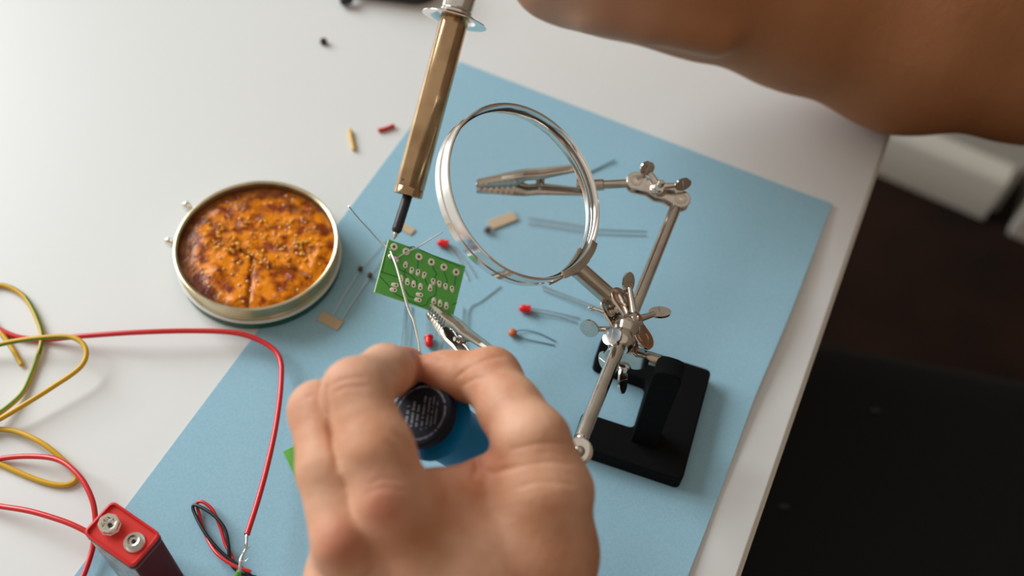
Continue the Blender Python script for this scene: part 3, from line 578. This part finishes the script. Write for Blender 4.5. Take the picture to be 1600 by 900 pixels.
# lens handle and its joint in the middle
RC = A(-.3, 284.0, 110.); ra = unit(A(.545, -.18, .82)); RR = 39.8; RT = 9.4
att = RC + RR*unit((A(26.6, 264.5, 88) - RC) - ra*((A(26.6, 264.5, 88) - RC) @ ra))
he = W(951, 463, 77.5); hd = unit(he - att); hs = att + hd*1.2
def sidv(k): return np.cross(hd, unit(ra - hd*(ra @ hd)))*k
m = MB(); m.lathe(hs, hd, [(0, 3.2), (.3, 4.0), (np.linalg.norm(he-hs)-.4, 4.05), (np.linalg.norm(he-hs), 3.6), (np.linalg.norm(he-hs), 2.0)], 40); hb = m.build('lens_handle', 'nickel', st)
m = MB(); m.lathe(he - hd*.2, hd, [(0, 2.0), (1.2, 2.1), (1.6, 1.6), (4.5, 1.6)], 24); bl_ = W(968, 482, 75); m.cyl(he + hd*3.6, bl_, 1.6); m.ball(bl_, 3.0, 18, 12); m.build('ball_pin', 'bright_chrome', hb)
# plates of the middle joint
cn = unit(tocam(he)*.75 + imdir(1, -.55)*1.0)             # plate normal: nearly edge-on, facing right/up
dogbone(W(966, 470, 77) + cn*1.6, W(999, 530, 71) + cn*2.2, cn, 12.0, 1.3, waist=.85)
dogbone(W(958, 482, 76) - cn*1.6, W(990, 541, 70) - cn*2.2, cn, 12.0, 1.3, waist=.85)
m = MB(); m.ball(W(990, 533, 70), 3.1, 18, 12); m.build('ball', 'nickel', st)
mc = W(979, 507, 73)
m = MB(); m.cyl(mc - cn*9, mc + cn*8, 1.4, 18); m.build('bolt', 'bright_chrome', st)
wing(mc + cn*2.8, cn, [(W(982, 441, 80), unit(tocam(mc) + imdir(.75, .1)), imdir(.1, -1), 4.6, 3.6), (W(1031, 488, 75), unit(tocam(mc)*.8 + imdir(.1, -.9)), imdir(1, -.15), 5.0, 3.6)], hr=4.0, hh=4.5)
wing(mc - cn*3.4, -cn, [(W(921, 513, 80), unit(tocam(mc) + imdir(-.1, .15)), imdir(1, .5), 4.2, 4.6), (W(957, 526, 83), unit(tocam(mc)+imdir(-.4,-.3)), imdir(1, .2), 4.7, 4.0)], hr=3.4, hh=5)
m = MB(); m.tube([W(941, 487, 78), W(933, 484, 79), W(925, 482, 79)], [1.2, .8, 1.2], 12); m.ball(W(923, 482, 79), 1.5, 12, 8, (1, .6, 1)); m.build('set_screw', 'bright_chrome', st)
# clamp block joining shaft and cross rod
rc = RU + rd*(((mc - RU) @ rd) + 8)
m = MB(); m.lathe(rc - rd*6, rd, [(-3, 3.05), (-3, 4.4), (-1.5, 5.8), (2, 6.3), (4.5, 5.0), (5.5, 5.0), (8, 6.3), (11, 5.8), (12.6, 4.2), (12.6, 3.05)], 36, closed=True); m.build('rod_collar', 'chrome', st)
m = MB(); kk = pc0 + A(0, 0, 1); m.lathe(kk - A(0, 0, 4), A(.1, -.1, 1), [(0, 3), (.8, 5), (2, 5.6), (5, 5.2), (7, 4.2), (9, 3.2)], 32); m.build('clamp_cup', 'nickel', st)
dogbone(W(962, 553, 72), W(997, 566, 66), unit(tocam(mc) + imdir(0, .9)), 9.5, 1.3, name='clamp_plate', holes=False)
wb = W(975, 572, 63)
wing(wb, imdir(-.15, 1)*1 - UP*.3, [(W(973, 594, 60), unit(tocam(wb)*.7 + imdir(.9, .1)), imdir(.1, 1), 6.0, 3.5), (W(943, 563, 64), unit(tocam(wb)*.5 + imdir(-.8, .3)), imdir(-.6, .8), 4.2, 3.2)], hr=2.6, hh=3, mt='chrome')
# magnifier
prof = [(-RT/2, RR-.1), (-RT/2-.35, RR-.7), (-RT/2, RR-1.3), (-1.2, RR-1.3), (0, RR-2.2), (1.2, RR-1.3), (RT/2, RR-1.3), (RT/2+.35, RR-.7), (RT/2, RR-.1), (1.3, RR), (.8, RR-.45), (-.8, RR-.45), (-1.3, RR)]
m = MB(); m.lathe(RC, ra, prof, 128, closed=True); rim = m.build('magnifier_rim', 'bright_chrome', st)
m = MB(); pf = []; Rl = RR-1.5; sag = .9
for i in range(25): r = Rl*i/24; pf.append((-.6 - sag*(1-(r/Rl)**2), max(r, .02)))
for i in range(24, -1, -1): r = Rl*i/24; pf.append((.6 + sag*(1-(r/Rl)**2), max(r, .02)))
m.lathe(RC, ra, pf, 96); m.build('lens', 'glass', rim)
ao = unit(att - RC); as_ = np.cross(ra, ao)
def strip(z0, z1, r, a0, a1, t, name, mt):
    m = MB(); V = []; k = 15
    for i in range(k):
        a = a0 + (a1-a0)*i/(k-1); e = ao*math.cos(a) + as_*math.sin(a); tp = .35 + .65*min(1, min(i, k-1-i)/2.5)
        zc = (z0+z1)/2; hz = (z1-z0)/2*tp
        V += [RC + e*r + ra*(zc-hz), RC + e*(r+t) + ra*(zc-hz), RC + e*(r+t) + ra*(zc+hz), RC + e*r + ra*(zc+hz)]
    Fc = [(0, 1, 2, 3), tuple(4*(k-1)+q for q in (3, 2, 1, 0))] + [(4*i+q, 4*i+4+q, 4*i+4+(q+1) % 4, 4*i+(q+1) % 4) for i in range(k-1) for q in range(4)]
    m.add(V, Fc); return m.build(name, mt, st, bevel=.2)
strip(-RT/2-.9, RT/2+1.2, RR+.1, -.16, .16, 1.4, 'lens_bracket', 'nickel')
strip(RT/2-.9, RT/2+1.9, RR-2.2, -.34, .34, 3.2, 'lens_bracket', 'nickel')
strip(-RT/2-1.9, -RT/2+.6, RR-2.2, -.34, .34, 3.2, 'lens_bracket', 'nickel')
# crocodile clips
def clip(tip, tail, up, sleeve_to, open_=.045, L_=46.0):
    tip = np.array(tip); d = unit(tail - tip); up = unit(up - d*(up @ d)); sd = np.cross(d, up)
    cl = MB()
    def jaw(sg, nm):
        m = MB(); xs = np.arange(0, L_ + .01, .6); sec = []
        for x in xs:
            t_ = x/L_; wd_ = 1.9 + 1.9*min(1, x/16) - (.8*max(0, x-30)/16)                        # half width
            hgt = 2.6 + 2.9*min(1, x/20)
            if x > 27: hgt = 5.5 - 1.2*(x-27)/19
            lift = (open_*(27-x)/27 if x < 27 else (x-27)*.16)
            tooth = (0, .55, 1.2, .55)[(int(round(x/.6)) + (2 if sg < 0 else 0)) % 4] - .5
            if x > 17: tooth = .4 + min(2.2, (x-17)*.5)
            bot = lift + tooth; top = lift + hgt
            ring = [(-wd_, bot), (-wd_, top-1.2), (-wd_*.7, top-.25), (0, top), (wd_*.7, top-.25), (wd_, top-1.2), (wd_, bot)]
            sec.append([tip + d*x + sd*a + up*sg*b for a, b in ring])
        V = [p for s_ in sec for p in s_]; n = 7
        Fc = [(i*n+j, i*n+j+1, (i+1)*n+j+1, (i+1)*n+j) for i in range(len(sec)-1) for j in range(n-1)]
        Fc.append(tuple(range(1, n-1)))
        m.add(V, Fc); return m.build(nm, 'nickel', st, solid=.55)
    jaw(1, 'jaw'); lo = jaw(-1, 'jaw')
    m = MB(); c = tip + d*27; m.cyl(c - sd*4.6, c + sd*4.6, 1.0, 14); m.build('pivot_pin', 'chrome', lo)
    m = MB(); P = [c + d*(1.6*math.cos(a)) + up*(1.6*math.sin(a)) + sd*(-2.2 + 4.4*a/(8*math.pi)) for a in np.linspace(0, 8*math.pi, 70)]; m.tube(P, .4, 6)
    m.build('spring', 'chrome', lo)
    m = MB(); e = tip + d*(L_-8) - up*2.2; f = np.array(sleeve_to); m.lathe(e, f-e, [(0, 2.4), (.4, 3.0), (16, 2.9), (16.4, 2.2), (np.linalg.norm(f-e), 2.1)], 24); m.build('sleeve', 'nickel', lo)
# clip holding the board
ctip = onb(470, 590, .0) - bn*.75
hub1 = W(905, 705, 82)
clip(ctip, hub1, unit(bn + imdir(.7, -.5)*.6), hub1, open_=.8, L_=54)
# upper clip seen through the lens
t2_ = W(753, 291, 58); s2_ = W(935, 283, 66)
clip(t2_, s2_, unit(imdir(.0, -1)*1.0 + UP*.25 + tocam(s2_)*.4), j1, open_=.25, L_=52)
# lower end joint beside the hand
dn1 = unit(tocam(hub1) + imdir(.5, 0)*.2)
m = MB(); m.lathe(hub1 - dn1*.7, dn1, [(0, 2.2), (0, 5.0), (.3, 5.4), (1.3, 5.4), (1.6, 5.0), (1.6, 2.2)], 36, closed=True); m.build('joint_plate', 'bright_chrome', st)
m = MB(); m.ball(hub1 - dn1*1.0, 2.9, 18, 12); m.cyl(hub1 - dn1*1, RL, 1.9); m.build('ball', 'nickel', st)
# ------------------------------------------------------------------ solder dispenser in the fist
dc = W(657, 645, 104); da = unit(tocam(dc)*math.cos(.62) + imdir(-.80, -.55)*math.sin(.62))
dq = dc - da*11.5
ds = thing('solder_dispenser', A(dc[0], dc[1], 40), 'blue plastic solder tube with a dark printed cap held in the fist', 'dispenser')
m = MB(); m.lathe(dc, da, [(-4.5, 12.0), (-4.2, 12.9), (-.6, 12.9), (0, 12.4), (.05, 11.9)], 64); cpo = m.build('cap', 'cap_face', ds, label='near-black cap with grey print')
m = MB(); m.lathe(dq, da, [(-42, 8), (-41, 11), (-10, 12.2), (-1.5, 12.6), (-1.2, 14.9), (.0, 15.0), (.4, 14.2), (.2, 10), (7, 9.6)], 72); m.build('tube', 'blue_plastic', ds)
m = MB(); m.lathe(dc - da*4.6, da, [(-3.0, 11.2), (-.2, 11.8), (0, 11.8)], 56); m.build('neck', 'black_plastic', ds)
pxx = imdir(.1, 1); pxx = unit(pxx - da*(pxx @ da)); pyy = np.cross(da, pxx)    # print reads along the vertical of the picture
m = MB()
for i in range(-56, 57):
    if rng.random() < .18: continue
    a = i/56*2.9 + math.pi*.5; r0, r1 = 10.1, 10.1 + rng.uniform(.45, .8); e = pxx*math.cos(a) + pyy*math.sin(a); s_ = np.cross(da, e)*rng.uniform(.14, .22)
    m.add([dc + e*r0 - s_ + da*.1, dc + e*r1 - s_ + da*.1, dc + e*r1 + s_ + da*.1, dc + e*r0 + s_ + da*.1], [(0, 1, 2, 3)])
for row, y0, y1, hgt in ((-7, -4, 4, .4), (-5.3, -6, 5, .4), (-3.6, -6.5, 6, .45), (-1.6, -7, 6.5, .6), (.6, -3, 5.5, .8), (2.7, -4.5, 5, 1.0), (5.0, -3, 4.6, 1.1)):
    x = y0
    while x < y1:
        w_ = rng.uniform(.25, .7)
        if rng.random() > .2:
            c = dc + pxx*x - pyy*row*1 + da*.1; m.add([c, c + pxx*w_, c + pxx*w_ - pyy*hgt, c - pyy*hgt], [(0, 1, 2, 3)])
        x += w_ + .25
pr_ = m.build('print', 'grey_print', cpo, smooth=False); pr_['kind'] = 'stuff'
# ------------------------------------------------------------------ left hand
def J(x, y, h, rp): p = W(x, y, h); return p, rp*dep(p)/F
def chain(js): js = [J(*j) for j in js]; return [(js[i][0], js[i+1][0], js[i][1], js[i+1][1]) for i in range(len(js)-1)]
index = chain([(622, 795, 130, 60), (588, 705, 140, 57), (556, 612, 142, 51), (602, 581, 122, 41), (634, 574, 101, 33)])
middle = chain([(540, 855, 123, 52), (512, 735, 130, 46), (498, 642, 128, 45), (515, 660, 106, 42), (560, 690, 88, 36), (590, 680, 82, 30)])
ringf = chain([(532, 910, 106, 50), (528, 800, 98, 38), (538, 745, 86, 36), (565, 735, 70, 33), (600, 715, 66, 30)])
pinky = chain([(540, 970, 92, 44), (552, 860, 80, 34), (565, 810, 68, 32), (600, 790, 60, 30), (630, 770, 60, 26)])
thumb_tip = chain([(667, 575, 107, 22), (698, 580, 108, 29), (730, 588, 110, 36), (766, 591, 113, 46)])
thumb = chain([(740, 589, 110, 38), (766, 591, 113, 46), (798, 640, 120, 48), (832, 692, 124, 57), (850, 770, 117, 74), (828, 890, 98, 92), (790, 1000, 78, 92)])
palm = chain([(622, 802, 124, 68), (668, 900, 106, 88), (700, 1000, 82, 104)]) + chain([(545, 855, 114, 60), (590, 930, 98, 84), (640, 1010, 78, 92)]) + chain([(528, 905, 98, 50), (580, 970, 80, 76)]) \
     + chain([(690, 806, 112, 60), (740, 900, 100, 104), (740, 1010, 80, 108)]) + chain([(852, 862, 102, 84), (810, 960, 84, 92), (770, 1060, 66, 96)]) + chain([(648, 792, 118, 46), (705, 790, 112, 42), (772, 763, 108, 44), (820, 746, 112, 50)])
wq = W(740, 1150, 42); wrist = chain([(700, 1010, 74, 92), (725, 1150, 43, 84)]) + chain([(770, 1030, 72, 92), (760, 1150, 43, 84)])
wrist += [(wq + A(-7, 0, 0), wq + A(20, -190, 22), 24, 36), (wq + A(8, 0, 0), wq + A(38, -190, 22), 24, 36)]
tend = chain([(600, 785, 138, 30), (645, 865, 123, 18), (690, 960, 102, 12)]) + chain([(530, 848, 131, 28), (580, 920, 114, 16), (640, 1000, 94, 10)])
def K(x, y, h): return W(x, y, h)
Pm, Qm = body_mesh([(10, 8, palm), (9, 8, wrist), (4, 6, index), (4, 1.4, middle), (4, 1.6, ringf), (4, 1.6, pinky), (5, 6, thumb), (5, 1.0, thumb_tip), (5, 9, tend)], [], .72)
def vnorm(P, Q):
    n = np.cross(P[Q[:, 2]] - P[Q[:, 0]], P[Q[:, 3]] - P[Q[:, 1]]); N = np.zeros_like(P)
    for k in range(4): np.add.at(N, Q[:, k], n)
    return N / (np.linalg.norm(N, axis=1)[:, None] + 1e-9)
def crease(P, N, pts, depth, wd, hmin):          # press a fold line into the skin
    C_ = (P - [0, 0, CH]) @ RM; px = 800 + F*C_[:, 0]/C_[:, 2]; py = 450 + F*C_[:, 1]/C_[:, 2]
    best = np.full(len(P), 1e9)
    q = crom([(x, y, 0) for x, y in pts], 4)[:, :2]
    for k, (a, b) in enumerate(zip(q[:-1], q[1:])):
        d = b - a; t = np.clip(((px-a[0])*d[0] + (py-a[1])*d[1])/(d@d), 0, 1); best = np.minimum(best, np.hypot(px-a[0]-t*d[0], py-a[1]-t*d[1]))
    e = np.minimum(np.hypot(px-q[0][0], py-q[0][1]), np.hypot(px-q[-1][0], py-q[-1][1]))
    tc = A(0, 0, CH) - P; tc /= np.linalg.norm(tc, axis=1)[:, None]
    f = np.exp(-(best/wd)**2) * np.clip((N*tc).sum(1)*2, 0, 1) * (P[:, 2] > hmin) * (.35 + .65*np.clip(e/12, 0, 1))
    return P - N * (f*depth)[:, None]
Nm = vnorm(Pm, Qm)
for c_ in (([(509, 592), (508, 615), (513, 647), (520, 687), (529, 731)], 1.5, 4.5, 100), ([(713, 590), (735, 573), (765, 560), (786, 557)], .55, 3, 90), ([(722, 603), (742, 592), (760, 590)], .4, 3, 90),
           ([(738, 704), (745, 722), (741, 744)], 1.5, 5, 80), ([(744, 727), (768, 738), (802, 730)], .7, 5, 80), ([(648, 548), (645, 566), (648, 592)], .8, 3, 90), ([(654, 562), (678, 556), (700, 565)], .35, 2.5, 90),
           ([(517, 602), (540, 592), (572, 590)], .45, 3, 120), ([(520, 614), (545, 604), (578, 604)], .4, 3, 120), ([(614, 676), (632, 688), (648, 712)], .7, 4, 100), ([(606, 690), (622, 704), (634, 722)], .5, 4, 100),
           ([(800, 702), (850, 692), (890, 694)], .35, 3, 90), ([(785, 735), (850, 722), (898, 726)], .35, 3, 90), ([(800, 765), (850, 752), (905, 760)], .3, 3, 90), ([(470, 625), (486, 618), (500, 622)], .35, 3, 100),
           ([(575, 758), (600, 748), (632, 752)], .4, 3, 110), ([(570, 772), (600, 762), (636, 768)], .35, 3, 110)):
    Pm = crease(Pm, Nm, *c_)
red = [(K(600, 790, 146), 10, .75), (K(526, 848, 138), 9, .75), (K(540, 590, 152), 9, .22), (K(484, 605, 140), 9, .25), (K(640, 560, 112), 9, .65), (K(662, 585, 108), 8, .5), (K(745, 715, 120), 12, .55), (K(765, 560, 128), 9, .25), (K(660, 740, 124), 10, .25)]  # redder joints and tips; knuckle spots also have shade painted in
hand = link_body('hand', Pm, Qm, 'skin', red=red)
tag(hand, 'left hand closed round the blue solder tube, thumb and forefinger pinching the solder wire', 'hand')
# thumb nail on the far upper side of the thumb tip
np_ = W(674, 555, 112); nn = unit(tocam(np_)*.55 + imdir(-.1, -1)); nd = imdir(1, .1)
m = MB(); m.ball(W(676, 565, 110), 4.2, 20, 12, (1.25, .95, .35), (unit(nd - nn*(nd @ nn)), unit(np.cross(nn, nd)), nn)); m.build('nail', 'nail', hand)
# ------------------------------------------------------------------ right forearm and hand
arm = chain([(900, -62, 102, 92), (985, -44, 96, 90), (1100, -22, 86, 100), (1250, 15, 70, 113), (1420, 66, 54, 130), (1620, 78, 50, 134), (1900, 90, 60, 150)]) + chain([(1000, -110, 104, 80), (1200, -90, 96, 110), (1500, -40, 84, 140), (1900, 0, 84, 160)])
e1h = imdir(1, .1); e1h = unit(e1h - idr*(e1h @ idr)); e2h = np.cross(idr, e1h)
if e2h @ tocam(ib) < 0: e2h = -e2h
def HC(t, a, b): return ib + idr*(15+t) + e1h*a + e2h*b
def mch(P): return [(P[i][0], P[i+1][0], P[i][1], P[i+1][1]) for i in range(len(P)-1)]
hpalm = chain([(905, -34, 100, 68), (872, -48, 104, 70)]) + mch([(W(872, -48, 104), 20), (HC(40, 30, -4), 17), (HC(95, 32, -4), 18)]) + mch([(W(985, -44, 96), 27), (HC(60, 40, -6), 20)])
ulna = chain([(930, 22, 98, 26), (1010, 40, 92, 20), (1120, 62, 84, 18)])
fing = [(4, 2.0, mch([(HC(t, 32, 2), 11), (HC(t-2, 22, 20), 9.6), (HC(t-4, 2, 23), 8.8), (HC(t-5, -17, 12), 8.2), (HC(t-5, -18, -4), 7.2)])) for t in (26, 45, 64, 83)]
th2 = mch([(HC(80, 32, -10), 14), (HC(98, 16, -20), 11), (HC(106, -4, -21), 9.5), (HC(110, -18, -10), 8)])
Pm, Qm = body_mesh([(22, 10, arm), (16, 12, hpalm), (8, 16, ulna)] + fing + [(6, 6, th2)], [((HC(-20, 0, 0), HC(150, 0, 0), 12.2, 12.2), .5)], 1.6)
fa = link_body('forearm', Pm, Qm, 'arm_skin', red=[(K(835, 5, 115), 26, .9), (K(890, 10, 108), 26, .8), (K(960, 0, 104), 26, .45)])  # paler pink patches over the fist
tag(fa, 'bare right forearm and fist reaching in from the upper right to hold the soldering iron', 'arm')
